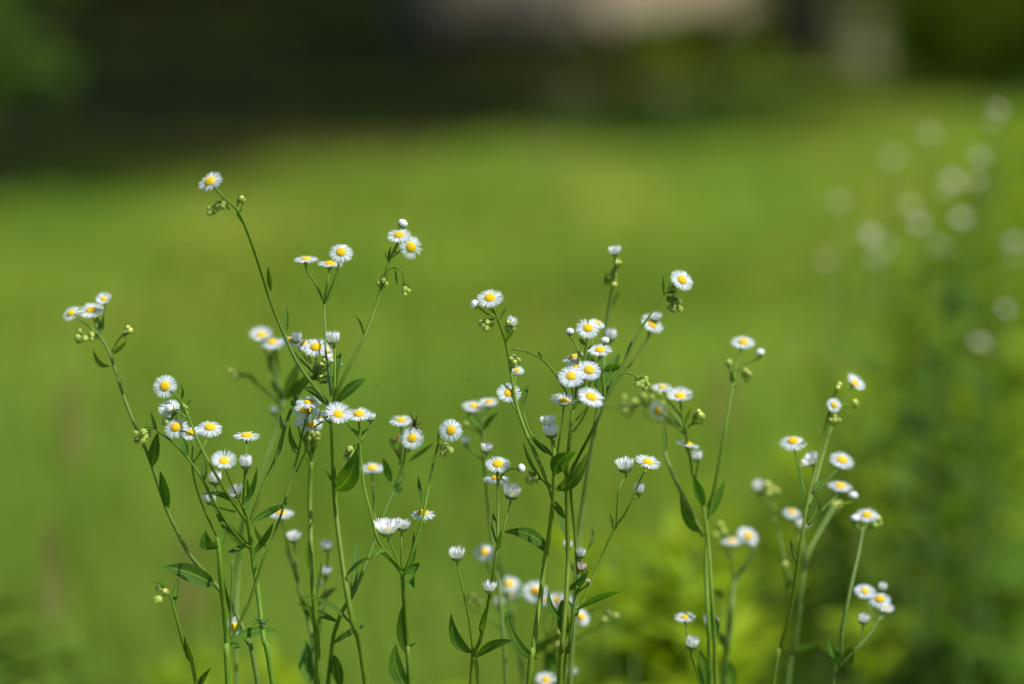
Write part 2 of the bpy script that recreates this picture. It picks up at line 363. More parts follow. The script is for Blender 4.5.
# ------------------------------------------------------------------ the fleabane plants
PX = D0/FPX
class Plant:
    def __init__(s, label, d, seed, stem, w=(3, 6), mat='stem', group='fleabane plants in flower in front of the lawn', clean=True, amp=1.0, name='fleabane_plant', cat='wildflower'):
        s.rr = random.Random(seed); s.d = d; s.ph = s.rr.uniform(0, 6.28); s.ph2 = s.rr.uniform(0, 6.28); s.amp = amp; s.mat = mat; s.label = label
        pts = [s.p(x, y) for x, y in stem]
        last = pts[-1]; dr = (pts[-1]-pts[-2]).normalized()
        h = last.z
        sl = Vector((dr.x, dr.y, 0))/max(.5, -dr.z)
        base = Vector((last.x+sl.x*h*.45, last.y+s.rr.uniform(-.02, .04), 0))
        pts += [last+Vector((sl.x*h*.16, 0, -h*.25)), last.lerp(base, .6)+Vector((sl.x*h*.1, 0, 0)), base]
        s.base = base; s.root = thing(name, label, cat, base, group); s.k = PX*(D0+d)/D0
        s.wb = w[1]
        n = len(pts); s.tube('stem', pts, [w[0]+(w[1]-w[0])*min(1, i/max(1, len(stem)-1)) for i in range(n-3)]+[w[1]*1.05, w[1]*1.15, w[1]*1.3])
    def dz(s, x, y): return s.amp*(.014*math.sin(x*.045+s.ph)+.010*math.sin(y*.03+s.ph2))
    def p(s, x, y, e=0): return P(x, y, s.d+s.dz(x, y)+e)
    def tube(s, name, pts, ws, mat=None, per=5):
        sm = catmull(pts, per); rad = []
        for i in range(len(sm)):
            f = i/(len(sm)-1)*(len(ws)-1); a = int(min(f, len(ws)-2)); rad.append((ws[a]+(ws[a+1]-ws[a])*(f-a))*.5*s.k*.88*(1+.06*math.sin(i*1.7)))
        V = []; F = []; tube_into(V, F, [q-s.base for q in sm], rad)
        return link(name, mesh(name, V, F, [mat or s.mat]), s.root)
    def br(s, pts, w0=2.4, w1=3.6, mat=None, e=0):
        n = len(pts); return s.tube('branch', [s.p(x, y, e*(1-i/(n-1))) for i, (x, y) in enumerate(pts)], [w0, w1], mat)
    def head(s, c, nrm, rad, kind):
        rr = s.rr; q = qz(nrm, rr.uniform(0, 6.28)); loc = c-s.base
        if kind == 'F':
            o = link('flower_head', rr.choice(CAL), s.root, loc, q, rad)
            a = link('petals', rr.choice(OPEN), o); link('disc', rr.choice(DISC), o)
        elif kind in 'HPM':
            o = link('flower_head', CALH, s.root, loc, q, rad)
            link('petals', BRUSHP if kind == 'P' else BRUSH[3] if kind == 'M' else rr.choice(BRUSH[:3]), o); link('disc', DISCH, o)
        elif kind == 'B':
            o = link('flower_bud', CALB, s.root, loc, q, rad); link('petals', WBUD, o)
        else:
            o = link('flower_bud', rr.choice(GBUD), s.root, loc, q, rad)
        return o
    def nrm(s, ratio, lean):
        r = math.sqrt(max(0, 1-ratio*ratio)); return (-FW*ratio+(RT*math.cos(R(lean))+UP*math.sin(R(lean)))*r).normalized()
    def fl(s, x, y, r, ratio=.6, lean=90, to=None, e=0, w=2.0):
        """open flower at pixel x,y, apparent radius r, seen at that ratio; pedicel through the points of 'to'"""
        if ratio > .64: e -= .007
        c = s.p(x, y, e); n = s.nrm(ratio, lean+s.rr.uniform(-4, 4)); rad = r*s.k
        s.head(c-n*rad*.05, n, rad, 'F')
        if to: s.ped(c-n*rad*.38, n, to, w, rad, e)
    def ped(s, c, n, to, w, rad, e=0):
        pts = [c, c-n*rad*.3-Vector((0, 0, rad*.12))]+[s.p(a, b, e*.3*(1-i/len(to))) for i, (a, b) in enumerate(to)]
        if (pts[2]-pts[0]).length < rad*2.3: pts = [pts[0]]+pts[2:]
        sm = catmull(pts, 4); V = []; F = []
        tube_into(V, F, [q-s.base for q in sm], [s.k*.5*.88*(w*(1.15 if i < 2 else 1)+.6*i/len(sm)) for i in range(len(sm))], 6)
        link('flower_stalk', mesh('flower_stalk', V, F, [s.mat]), s.root)
    def hd(s, x, y, r, to=None, kind='H', ratio=.25, lean=None, e=0, w=1.9):
        lean = s.rr.uniform(80, 100) if lean is None else lean
        n = s.nrm(ratio, lean); rad = r*s.k*(1.0 if kind != 'B' else 1.05); c = s.p(x, y, e)-n*rad*(.38 if kind != 'G' else 0)
        s.head(c, n, rad, kind)
        if to: s.ped(c-n*rad*(.5 if kind != 'G' else .85), n, to, w if kind != 'G' else 1.3, rad, e)
    def cl(s, cx, cy, nb, spread, to, rb=3.2, droop=False, e=0):
        """cluster of green buds round cx,cy hung on thin stalks from 'to'"""
        V = []; F = []; a0 = s.rr.uniform(0, 6.28)
        for k in range(nb):
            rad = s.rr.uniform(.7, 1.08)*rb; q = math.sqrt((k+.5)/nb)*spread; a = a0+k*2.4
            x = cx+q*math.cos(a); y = cy+q*math.sin(a)*.85; ee = e+s.rr.uniform(-.005, .005)*spread/6
            c = s.p(x, y, ee); t = s.p(to[0], to[1], e*.5); up = Vector((s.rr.uniform(-.6, .6), s.rr.uniform(-.8, .1), -.3 if droop else .9)).normalized()
            n = (up+(c-t).normalized()*.6).normalized()
            s.head(c, n, rad*s.k, 'G')
            pts = [c-n*rad*s.k*.8, c-n*rad*s.k*2.0, t.lerp(c, .3), t]
            sm = catmull(pts, 3); tube_into(V, F, [z-s.base for z in sm], [.55*s.k+.2*s.k*i/len(sm) for i in range(len(sm))], 5)
        link('bud_stalks', mesh('bud_stalks', V, F, ['stem']), s.root)
    def lf(s, x0, y0, x1, y1, w, mid=None, e=None, mat='leaf', sag=None):
        rr = s.rr; e = rr.uniform(-.012, .012) if e is None else e
        p0 = s.p(x0, y0); p1 = s.p(x1, y1, e); V = []; F = []; UV = []
        k_ = 1 if w < 9 else .35
        face = (-FW+Vector((rr.uniform(-.5, .5)*k_, 0, rr.uniform(.0, .9)*k_))).normalized()
        m = s.p(mid[0], mid[1], e*.5) if mid else None
        if m is not None: m = m*2-(p0+p1)*.5
        leaf_geo(V, F, UV, p0-s.base, p1-s.base, w*s.k*.86, face, rr, sag=rr.uniform(-.1, .2) if sag is None else sag, fold=rr.uniform(.1, .5), mid=None if m is None else m-s.base)
        link('leaf', mesh('leaf', V, F, [mat], uv=UV), s.root)

# ------------------------------------------------------------------ blurred flowering plants further off
def far_fleabane(x, y, d, seed, heads, label, group='far fleabane plants blurred into pale discs', lw=1):
    """x,y: pixel of the top, d: metres beyond the focused plane; heads: (dx, dz) in metres from the top"""
    rr = random.Random(seed); top = P(x, y, d); base = Vector((top.x+rr.uniform(-.08, .08), top.y+rr.uniform(-.1, .1), 0))
    root = thing('fleabane_plant', label, 'wildflower', base, group); t = top-base
    V = []; F = []; tube_into(V, F, catmull([Vector((0, 0, 0)), Vector((t.x*.3, t.y*.2, t.z*.4)), Vector((t.x*.8, t.y*.8, t.z*.75)), t-Vector((0, 0, .02))], 4), [.0025-.0012*i/12 for i in range(13)], 6)
    link('stem', mesh('stem', V, F, ['pale']), root)
    for k, (dx, dz) in enumerate(heads):
        c = t+Vector((dx, rr.uniform(-.03, .03), dz)); n = Vector((rr.uniform(-.4, .4), rr.uniform(-.9, -.2), 1)).normalized(); q = qz(n, rr.uniform(0, 6))
        o = link('flower_head', CAL[0], root, c, q, rr.uniform(.0044, .0068)); link('petals', rr.choice(OPEN), o); link('disc', DISC[0], o)
        V = []; F = []; tube_into(V, F, catmull([c-n*.003, c-n*.012, Vector((t.x, t.y, min(t.z-.03, c.z-.06)))], 3), [.0008]*7, 5); link('flower_stalk', mesh('flower_stalk', V, F, ['stem']), root)
    V = []; F = []; UV = []
    for k in range(int(16*lw)):
        f = rr.uniform(.25, .95); p = Vector((t.x*.3*(f/.4), t.y*f, t.z*f)) if f < .4 else Vector((t.x*(.3+.7*(f-.4)/.6), t.y*f, t.z*f)); a = rr.uniform(0, 6.28)
        L = rr.uniform(.04, .09)*(1.2-f*.6); leaf_geo(V, F, UV, p, p+Vector((math.cos(a)*L, math.sin(a)*L, L*rr.uniform(.2, .9))), L*.26, Vector((rr.uniform(-.3, .3), -.3, 1)), rr, segs=5)
    link('foliage', mesh('foliage', V, F, ['leaf'], uv=UV), root)
fg = 'blurred fleabane with pale round flowers, one of many at the upper right'
for i, (x, y, d, hs) in enumerate([(988,119,1.0,[(0,0),(.006,.01)]), (927,130,1.15,[(0,0),(.03,-.05)]), (890,156,1.25,[(0,0),(.0,-.09)]), (972,178,1.0,[(0,0),(.008,.02)]), (842,204,1.1,[(0,0),(.06,.0)]),
        (1008,238,1.0,[(0,0),(.012,-.02)]), (920,224,1.1,[(0,0),(.02,-.02)]), (875,258,1.0,[(0,0),(-.003,.02)]), (828,262,1.1,[(0,0)]), (1000,305,.9,[(0,0),(-.02,-.03)]), (940,245,1.0,[(0,0),(.0,.05)]), (958,215,1.1,[(0,0),(.03,.02)])]):
    far_fleabane(x, y, d*.82, 40+i, hs, fg)
for i, (x, y, d) in enumerate([(548,92,3.6), (585,104,4.2), (668,95,3.8), (530,140,3.4), (570,75,5)]):
    far_fleabane(x, y, d, 70+i, [(0,0),(.03,-.03)], 'faint blurred fleabane standing far out before the dark shade', 'faint distant fleabane at the shade edge', .5)

# ------------------------------------------------------------------ leafy weeds
def weed_mesh(seed, h, nl, lw, lean=.05, mat='weed', up=.6):
    rr = random.Random(seed); SV = []; SF = []; V = []; F = []; UV = []
    tip = Vector((rr.uniform(-lean, lean)*h*2, rr.uniform(-lean, lean)*h, h))
    sm = catmull([Vector((0, 0, 0)), Vector((0, 0, h*.4)), tip*.75+Vector((0, 0, 0)), tip], 4); tube_into(SV, SF, sm, [.003-.002*i/len(sm) for i in range(len(sm))], 6)
    for k in range(nl):
        f = .12+.88*(k/nl); i = min(len(sm)-1, int(f*(len(sm)-1))); p = sm[i]; a = k*2.4+rr.uniform(-.4, .4)
        L = lw*rr.uniform(.7, 1.25)*(1.15-.6*f); u = rr.uniform(.1, 1)*up
        leaf_geo(V, F, UV, p, p+Vector((math.cos(a)*L, math.sin(a)*L, L*u)), L*rr.uniform(.22, .34), Vector((rr.uniform(-.4, .4), rr.uniform(-.4, .4), 1)), rr, segs=5)
    return mesh('stem', SV, SF, ['pale']), mesh('foliage', V, F, [mat], uv=UV)
W = {'weed': [weed_mesh(s, 1.0, 46, .12, mat='weed') for s in (1, 2, 3)], 'dweed': [weed_mesh(s, 1.0, 60, .14, mat='dweed') for s in (4, 5, 6)], 'lweed': [weed_mesh(s, 1.0, 54, .12, mat='lweed', up=1.1) for s in (7, 8)]}
def weed(x, y, h, kind, rr):
    lab = {'weed': 'leafy green weed blurred in the thicket at the right', 'dweed': 'dark leafy weed blurred low at a bottom corner of the view', 'lweed': 'bright yellow green leafy shoot blurred low behind the flowers'}[kind]
    gr = {'weed': 'green weeds of the right thicket', 'dweed': 'dark weeds low at the bottom corners', 'lweed': 'bright leafy shoots low behind the flowers'}[kind]
    r = thing('leafy_weed', lab, 'weed', Vector((x, y, 0)), gr); r.rotation_euler = (0, 0, rr.uniform(0, 6.28)); s = h; r.scale = (s, s, s)
    a, b = rr.choice(W[kind]); link('stem', a, r); link('foliage', b, r)
rr = random.Random(77)
def top_weed(px, py, dist, kind):
    """weed whose tip stands at that pixel's direction, dist metres away"""
    p = P(px, py, dist-D0); weed(p.x, p.y, max(.25, p.z), kind, rr)
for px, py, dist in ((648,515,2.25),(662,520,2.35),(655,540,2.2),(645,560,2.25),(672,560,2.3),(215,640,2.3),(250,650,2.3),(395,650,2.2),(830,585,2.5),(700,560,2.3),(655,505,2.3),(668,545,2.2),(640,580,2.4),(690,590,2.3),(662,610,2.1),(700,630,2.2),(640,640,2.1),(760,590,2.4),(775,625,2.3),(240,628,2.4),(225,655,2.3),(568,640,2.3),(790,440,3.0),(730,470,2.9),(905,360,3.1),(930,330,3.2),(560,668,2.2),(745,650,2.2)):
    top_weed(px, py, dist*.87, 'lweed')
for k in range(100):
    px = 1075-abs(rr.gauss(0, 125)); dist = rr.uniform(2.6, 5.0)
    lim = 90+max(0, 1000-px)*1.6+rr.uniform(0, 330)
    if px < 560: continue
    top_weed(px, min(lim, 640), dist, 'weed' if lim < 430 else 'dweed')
for k in range(26):
    px = rr.uniform(600, 860); top_weed(px, rr.uniform(540, 690), rr.uniform(2.3, 3.4), 'weed')
for px, py, dist in ((895,240,4.2),(930,150,4.4),(990,130,4.6),(915,290,3.6),(955,320,3.4),(880,330,3.8)): top_weed(px, py, dist, 'lweed')
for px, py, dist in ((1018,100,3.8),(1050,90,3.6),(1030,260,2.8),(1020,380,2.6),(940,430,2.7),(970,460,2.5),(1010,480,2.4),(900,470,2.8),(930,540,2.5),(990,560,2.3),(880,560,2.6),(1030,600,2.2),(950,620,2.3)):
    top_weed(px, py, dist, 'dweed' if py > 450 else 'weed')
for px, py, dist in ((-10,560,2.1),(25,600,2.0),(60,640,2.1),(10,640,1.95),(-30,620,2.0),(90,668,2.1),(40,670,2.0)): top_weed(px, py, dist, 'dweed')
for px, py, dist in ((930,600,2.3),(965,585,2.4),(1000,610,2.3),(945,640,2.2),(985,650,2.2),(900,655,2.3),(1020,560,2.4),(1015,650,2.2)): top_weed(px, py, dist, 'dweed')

def grass_stalk(px, py, dist, rr):
    p = P(px, py, dist-D0); root = thing('grass_stalk', 'faint tan seed head of grass, much blurred before the lawn', 'grass stalk', Vector((p.x, p.y, 0)), 'blurred tan grass seed heads')
    V = []; F = []; tube_into(V, F, catmull([Vector((0, 0, 0)), Vector((.01, 0, p.z*.5)), Vector((.03, 0, p.z))], 4), [.0012]*9, 5); link('stem', mesh('stem', V, F, ['pale']), root)
    V = []; F = []
    for k in range(70):
        f = k/70; c = Vector((.03, 0, p.z-.09*f)); a = k*2.4; d = Vector((math.cos(a)*.012*(.3+f), math.sin(a)*.012*(.3+f), .012)); i = len(V); s = Vector((-math.sin(a), math.cos(a), 0))*.0022
        V += [c, c+d*.6-s, c+d*1.2, c+d*.6+s]; F.append((i, i+1, i+2, i+3))
    link('seed_head', mesh('seed_head', V, F, ['seed'], smooth=False), root)
for px, py, dist in ((18,535,2.3),(42,385,2.6),(160,545,2.6),(700,365,3.0)): grass_stalk(px, py, dist, rr)

# ------------------------------------------------------------------ trees, fence, house far behind
def crown_into(V, F, c, rad, n, size, rr):
    """leaf-sized faces gathered in clumps through an uneven ellipsoid"""
    cl = []
    for k in range(max(6, n//60)):
        while True:
            q = Vector((rr.uniform(-1, 1), rr.uniform(-1, 1), rr.uniform(-1, 1)))
            if .25 < q.length < 1: break
        q = q*(.8+.3*rr.random()); cl.append(Vector((c.x+q.x*rad[0], c.y+q.y*rad[1], c.z+q.z*rad[2])))
    cr = min(rad)*.38
    for k in range(n):
        p = rr.choice(cl)+Vector((rr.gauss(0, cr*.55), rr.gauss(0, cr*.55), rr.gauss(0, cr*.45)))
        a = Vector((rr.uniform(-1, 1), rr.uniform(-1, 1), rr.uniform(-.5, .5))).normalized(); b = a.orthogonal().normalized(); b = (b+a.cross(b)*rr.uniform(-1, 1)).normalized()
        s = size*rr.uniform(.7, 1.3); i = len(V)
        V.extend([p-a*s, p+b*s*.4, p+a*s, p-b*s*.4]); F.append((i, i+1, i+2, i+3))
    return cl
def tree(x, y, th, r0, crowns, label, bark='bark', n=2600, size=.16, leaf='crown', seed=1, cat='tree', name='tree', group=None):
    rr = random.Random(seed); root = thing(name, label, cat, Vector((x, y, 0)), group)
    V = []; F = []; LV = []; LF = []
    pts = [Vector((0, 0, -.05)), Vector((rr.uniform(-.05, .05), 0, th*.4)), Vector((rr.uniform(-.2, .2), rr.uniform(-.2, .2), th))]
    sm = catmull(pts, 5); tube_into(V, F, sm, [r0*(1.25 if i == 0 else 1-.04*i) for i in range(len(sm))], 12)
    for (cx, cy, cz, rx, ry, rz) in crowns:
        c = Vector((cx-x, cy-y, cz)); cl = crown_into(LV, LF, c, (rx, ry, rz), n, size, rr)
        tube_into(V, F, catmull([pts[-1]*.9, pts[-1].lerp(c, .5)+Vector((0, 0, .2)), c], 4), [r0*.6*(1-i/11) for i in range(9)], 8)
        for q in cl[:14]: tube_into(V, F, [pts[-1].lerp(c, rr.uniform(.4, 1)), c.lerp(q, .6)+Vector((0, 0, .1)), q], [r0*.22, r0*.14, r0*.05], 5)
    link('trunk', mesh('trunk', V, F, [bark]), root)
    link('crown', mesh('crown', LV, LF, [leaf], smooth=False), root)
SH = Vector((-SUN_DIR.x, -SUN_DIR.y, 0))/math.tan(SUN_EL)      # shadow shift per metre of height
def shade(x, y, z):      # crown centre whose shadow falls on x,y
    return (x-SH.x*z, y-SH.y*z, z)
def px2x(px, dist): return (px-512)/FPX*dist
x1 = px2x(796, 24.5)
tree(x1, 24.5, 3.4, .30, [(*shade(-2.3, 25.8, 5.0), 1.3, 2.0, 1.3), (*shade(8.2, 27.4, 5.6), 2.0, 1.8, 1.6), (*shade(4.6, 29.9, 5.0), 1.0, .7, 1.2)], 'dark trunked tree standing left of the pale trunk', n=5200, seed=21)
x2 = px2x(853, 23.5)
tree(x2, 23.5, 3.2, .23, [(*shade(5.9, 23.2, 4.6), 1.9, 1.7, 1.1)], 'tree with a thick pale trunk beside the darker one', 'palebark', n=2600, seed=22)
tree(-5.5, 19, 3.0, .2, [(*shade(-3.9, 13.4, 4.8), 2.3, 1.9, 1.4), (*shade(-1.7, 17.2, 5.0), 2.0, 1.7, 1.3), (*shade(-2.6, 20.5, 5.2), 3.4, 2.8, 1.6), (*shade(-7.2, 17.0, 5.2), 3.2, 3.6, 1.6)], 'spreading tree left of the view shading the far lawn', n=6500, seed=23)
tree(7.8, 20.5, 3.0, .2, [(*shade(4.5, 19.6, 5.2), 1.3, 1.4, .9), (*shade(2.4, 19.4, 5.4), .9, .9, .7)], 'unseen round headed tree added at the right to shade the lawn corner', n=3800, seed=27)  # out of view, added for the shadow of its crowns
tree(-7.5, 27, 3.4, .22, [(*shade(-2.6, 24.5, 5.5), 3.6, 2.6, 1.6), (*shade(-6.5, 25, 6), 3, 3, 1.7), (*shade(-2.4, 28.2, 6.3), 4.0, 2.2, 1.6)], 'tall tree behind the dark fence shading it', n=6500, seed=24)
tree(6.8, 27, 3.2, .2, [(*shade(.3, 17.8, 5.2), 1.9, 2.7, 1.2), (*shade(6.6, 25, 5.2), 2.6, 3, 1.6)], 'tree right of the view whose limbs overhang the lawn', n=5200, seed=25)
# hanging branch tree at upper left
rr = random.Random(9)
root = thing('young_tree', 'young tree at the upper left with leafy low hanging branches', 'tree', Vector((-2.6, 7.0, 0)))
V = []; F = []; tube_into(V, F, catmull([Vector((0, 0, -.05)), Vector((.05, 0, 1.0)), Vector((.1, 0, 2.4))], 5), [.06-.003*i for i in range(11)], 10)
LV = []; LF = []
for k in range(9):
    e = Vector((1.15-rr.uniform(0, .42), rr.uniform(-.35, .35), rr.uniform(.90, 1.16))); s = Vector((.05, 0, rr.uniform(1.2, 2.1)))
    tube_into(V, F, catmull([s, s.lerp(e, .55)+Vector((0, 0, .25)), e], 4), [.018-.0018*i for i in range(9)], 6)
    crown_into(LV, LF, e, (.20, .2, .17), 240, .035, rr)
crown_into(LV, LF, Vector((.0, 0, 2.5)), (1.2, 1.2, .8), 3500, .06, rr); crown_into(LV, LF, Vector((.25, 0, 1.25)), (.5, .5, .45), 1400, .045, rr)
link('trunk', mesh('trunk', V, F, ['bark']), root); link('crown', mesh('crown', LV, LF, ['hang'], smooth=False), root)

def bush(x, y, rad, n, label, seed, leaf='hang', size=.06):
    rr = random.Random(seed); root = thing('shrub', label, 'shrub', Vector((x, y, 0)))
    LV = []; LF = []; V = []; F = []
    cl = crown_into(LV, LF, Vector((0, 0, rad[2]*.95)), rad, n, size, rr)
    for q in cl[:18]: tube_into(V, F, [Vector((rr.uniform(-.1, .1), rr.uniform(-.1, .1), -.02)), q*.5+Vector((0, 0, .05)), q], [.02, .014, .006], 5)
    link('branches', mesh('branches', V, F, ['bark']), root); link('crown', mesh('crown', LV, LF, [leaf], smooth=False), root)
bush(px2x(925, 22), 22, (.75, .6, .75), 3800, 'rounded green shrub right of the pale trunk', 31, 'weed')
bush(px2x(1010, 21), 21, (.8, .6, .85), 3800, 'larger green shrub at the right edge below the trees', 32, 'weed')
bush(px2x(705, 25), 25, (.75, .5, .30), 2600, 'low spreading shrub in front of the tan wall', 33, 'lweed')

bush(px2x(628, 26), 26.2, (.6, .4, .22), 1600, 'lowest little shrub in front of the tan wall, left of the spreading one', 34, 'dweed')
# tan house wall, seen only along its foot
hx0, hx1, hy = px2x(437, 29.5), px2x(772, 29.5), 29.5
house = thing('house', 'tan rendered house wall along the top behind the shaded lawn', 'house', Vector((hx0, hy, 0)))
V = []; F = []; box_into(V, F, (0, 0, -.1), (hx1-hx0, 6, 2.8)); link('wall', mesh('wall', V, F, ['stucco'], smooth=False), house)
V = []; F = []; box_into(V, F, (-.02, -.03, -.1), (hx1-hx0+.02, -.003, .22)); link('plinth', mesh('plinth', V, F, ['boards'], smooth=False), house)
V = []; F = []; w = hx1-hx0
V += [Vector(v) for v in ((-.4, -.5, 2.8), (w+.4, -.5, 2.8), (w+.4, 6.5, 2.8), (-.4, 6.5, 2.8), (-.4, 3, 4.6), (w+.4, 3, 4.6))]; F += [(0, 1, 5, 4), (2, 3, 4, 5), (0, 4, 3), (1, 2, 5), (3, 2, 1, 0)]
link('roof', mesh('roof', V, F, ['roof'], smooth=False), house)
V = []; F = []
for (a, b) in (((1.2, -.04, 1.35), (2.2, -.005, 1.43)), ((1.2, -.04, 2.25), (2.2, -.005, 2.33)), ((1.2, -.04, 1.433), (1.27, -.005, 2.247)), ((2.13, -.04, 1.433), (2.2, -.005, 2.247))): box_into(V, F, a, b)
wf = link('window', mesh('window', V, F, ['greybox'], smooth=False), house)
V = []; F = []; box_into(V, F, (1.272, -.02, 1.433), (2.128, -.004, 2.247)); link('pane', mesh('pane', V, F, ['boards'], smooth=False), wf)
# dark hedge right of the house
hr = random.Random(12); hg = thing('hedge', 'dark clipped hedge at the top right behind the two trunks', 'hedge', Vector((7.5, 29.5, 0)))
LV = []; LF = []; V = []; F = []
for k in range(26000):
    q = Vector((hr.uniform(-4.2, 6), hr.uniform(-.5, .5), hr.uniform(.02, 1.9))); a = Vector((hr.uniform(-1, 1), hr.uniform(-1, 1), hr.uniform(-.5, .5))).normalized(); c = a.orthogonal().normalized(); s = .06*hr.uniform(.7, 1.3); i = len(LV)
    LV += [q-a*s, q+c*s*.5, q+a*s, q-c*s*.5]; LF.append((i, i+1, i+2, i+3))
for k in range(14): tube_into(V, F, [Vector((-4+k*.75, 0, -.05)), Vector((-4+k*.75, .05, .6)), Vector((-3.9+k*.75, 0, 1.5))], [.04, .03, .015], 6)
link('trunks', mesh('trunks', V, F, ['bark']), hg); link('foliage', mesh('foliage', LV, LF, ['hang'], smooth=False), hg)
# dark board fence
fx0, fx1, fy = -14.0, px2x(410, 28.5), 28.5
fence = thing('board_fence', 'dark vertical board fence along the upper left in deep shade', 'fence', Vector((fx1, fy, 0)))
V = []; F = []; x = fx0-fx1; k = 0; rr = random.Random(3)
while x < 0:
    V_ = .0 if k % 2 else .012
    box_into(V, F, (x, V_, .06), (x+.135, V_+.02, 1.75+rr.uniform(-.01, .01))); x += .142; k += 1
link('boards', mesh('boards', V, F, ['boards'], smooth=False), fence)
x = fx0-fx1
while x < .1:
    V = []; F = []; box_into(V, F, (x-.05, .036, 0), (x+.05, .136, 1.8)); link('post', mesh('post', V, F, ['boards'], smooth=False), fence); x += 2.0
V = []; F = []; bx0, bx1 = px2x(397, 28.3), px2x(436, 28.3)
cab = thing('utility_cabinet', 'grey metal cabinet between the dark fence and tan wall', 'cabinet', Vector(((bx0+bx1)/2, 28.3, 0)))
hw = (bx1-bx0)/2; box_into(V, F, (-hw, -.15, .12), (hw, .15, 1.4)); link('body', mesh('body', V, F, ['greybox'], smooth=False), cab)
V = []; F = []; box_into(V, F, (-hw+.03, -.17, .16), (hw-.03, -.153, 1.36)); link('door', mesh('door', V, F, ['greybox'], smooth=False), cab)
V = []; F = []; box_into(V, F, (-hw-.03, -.18, 0), (hw+.03, .18, .117)); link('base', mesh('base', V, F, ['boards'], smooth=False), cab)

# ---- plant A: tall one with the long arching left branch
A = Plant('tall fleabane with one long arching left branch topped by a lone flower', 0.0, 1, [(331,405),(332,430),(333,460),(335,500),(342,560),(352,620),(366,684)], (4.5,7))
A.br([(224,198),(236,209),(243,222),(252,245),(262,275),(270,300),(282,330),(297,362),(313,385),(325,400),(331,412)], 2.2, 5)
A.fl(210,181,13,.72,118,[(224,198)])
A.lf(236,207,249,193,4); A.lf(237,210,243,224,5); A.lf(223,197,230,211,4); A.lf(237,205,239,193,3)
A.hd(242,199,3.6,[(240,212)],'G'); A.cl(212,210,4,5,(223,199),3.6,True); A.cl(221,206,3,4,(224,199),3.4,True)
A.lf(271,291,268,266,6); A.lf(287,332,286,305,6); A.lf(325,404,302,389,8,(312,391))
A.br([(400,240),(393,252),(386,270),(378,300),(363,340),(345,375),(334,402),(331,415)], 2.4, 5)
A.fl(399,235,12.5,.62,95,[(394,251)]); A.fl(411,247,12.5,.93,20,[(402,250),(392,257)],-.006); A.hd(403,223,5,[(399,240),(394,252)],'B',lean=60,e=.006)
A.cl(383,284,7,5,(388,262),3.2,True); A.cl(406,292,4,4,(404,280),3.2,True); A.br([(404,281),(401,271),(393,268),(387,271)],1.3,1.8)
A.lf(388,262,391,246,3.5); A.lf(392,252,405,253,4); A.lf(395,270,397,286,3); A.lf(388,260,386,250,3)
A.lf(364,337,355,316,3.5,(361,324)); A.lf(336,403,366,379,12,(352,387))
A.br([(324,300),(325,330),(326,355),(331,395)], 2.4, 3, 'pale', .02)
A.fl(306,259,13,.30,92,[(316,285),(324,302)],.018,2.2); A.fl(330,264,13.5,.22,86,[(327,285),(324,302)],.024,2.2); A.fl(341,252,12.5,.82,85,[(335,278),(324,304)],.018,2.2)
A.lf(324,302,333,290,5,e=.018)
A.hd(333,338,8.2,[(335,365),(334,400)],lean=95,w=3); A.lf(334,400,337,352,6)
A.lf(334,490,357,448,24,(352,474)); A.lf(333,482,323,468,3.5); A.lf(346,577,374,558,6,(359,563)); A.lf(346,580,341,570,4)
A.fl(338,414,14,.72,75,[(330,422)]); A.hd(325,414,4,[(331,424)],'B')
A.lf(352,625,296,597,6,(325,606)); A.lf(352,630,364,622,5)

# ---- plant B: stem with nodding bud cluster, behind A
B = Plant('fleabane with a nodding cluster of green buds just left of the tall plant', .018, 2, [(311,462),(310,500),(312,570),(316,630),(318,684)], (5,7))
B.cl(311,438,11,8,(311,462),3.4); B.lf(311,465,306,455,3); B.lf(311,466,318,455,3)
B.lf(317,640,307,600,5); B.lf(315,600,322,560,4)

# ---- plant D: busy left plant
D = Plant('bushy fleabane with several low white heads and long leaves on the left', 0.0, 3, [(243,505),(246,515),(249,530),(253,560),(259,600),(264,640),(273,684)], (4.5,6.5))
D.fl(224,461,13,.66,80,[(230,480),(238,498),(244,510)]); D.hd(246,462,8.2,[(245,485),(243,505)]); D.fl(247,436,14.5,.24,90,[(246,455),(243,500)],.01)
D.hd(215,478,8.2,[(222,495),(236,505)],e=.012,lean=85); D.hd(236,492,7,[(240,502),(244,512)],'M',.5,120,.01); D.hd(210,498,8,[(220,508),(235,512)],lean=110,e=.012,ratio=.15)
D.br([(174,393),(180,400),(187,414),(193,428),(200,445),(212,468),(225,490),(236,507),(247,522)], 2, 4)
D.fl(165,386,12.5,.95,90,[(174,393)]); D.fl(170,408,12.5,.7,90,[(180,410),(187,416)],.008); D.hd(169,408,4.2,[(178,412),(187,418)],'B',.9,e=-.004)
D.fl(176,427,12.5,.8,95,[(186,432),(195,436)],.006); D.fl(191,433,13,.5,95,[(193,445),(192,465),(197,490),(206,514),(216,535)],.01); D.fl(210,427,13,.6,85,[(203,448),(193,463)],.006)
D.cl(167,420,5,5,(178,410),3.2); D.cl(185,409,3,4,(188,416),3.2)
D.lf(181,405,173,392,4); D.lf(187,405,193,398,3.5); D.lf(181,400,180,384,3.5,(183,392))
D.br([(152,424),(158,431),(170,440),(185,455),(200,475),(213,500),(228,525),(240,540),(250,548)], 2, 4.2)
D.lf(157,430,151,412,4); D.br([(141,431),(147,427),(155,429),(161,434)],1.3,2); D.cl(141,436,8,8,(147,428),3.8,True)
D.lf(187,456,181,435,9); D.lf(203,482,205,459,8); D.lf(243,503,257,466,8,(254,488)); D.lf(252,522,288,503,9); D.lf(249,546,213,506,12,(227,529))
D.lf(238,507,202,494,7,(222,495)); D.lf(250,558,273,523,8,(266,537)); D.lf(266,547,254,524,7); D.lf(249,500,247,478,5); D.lf(225,557,250,543,8)
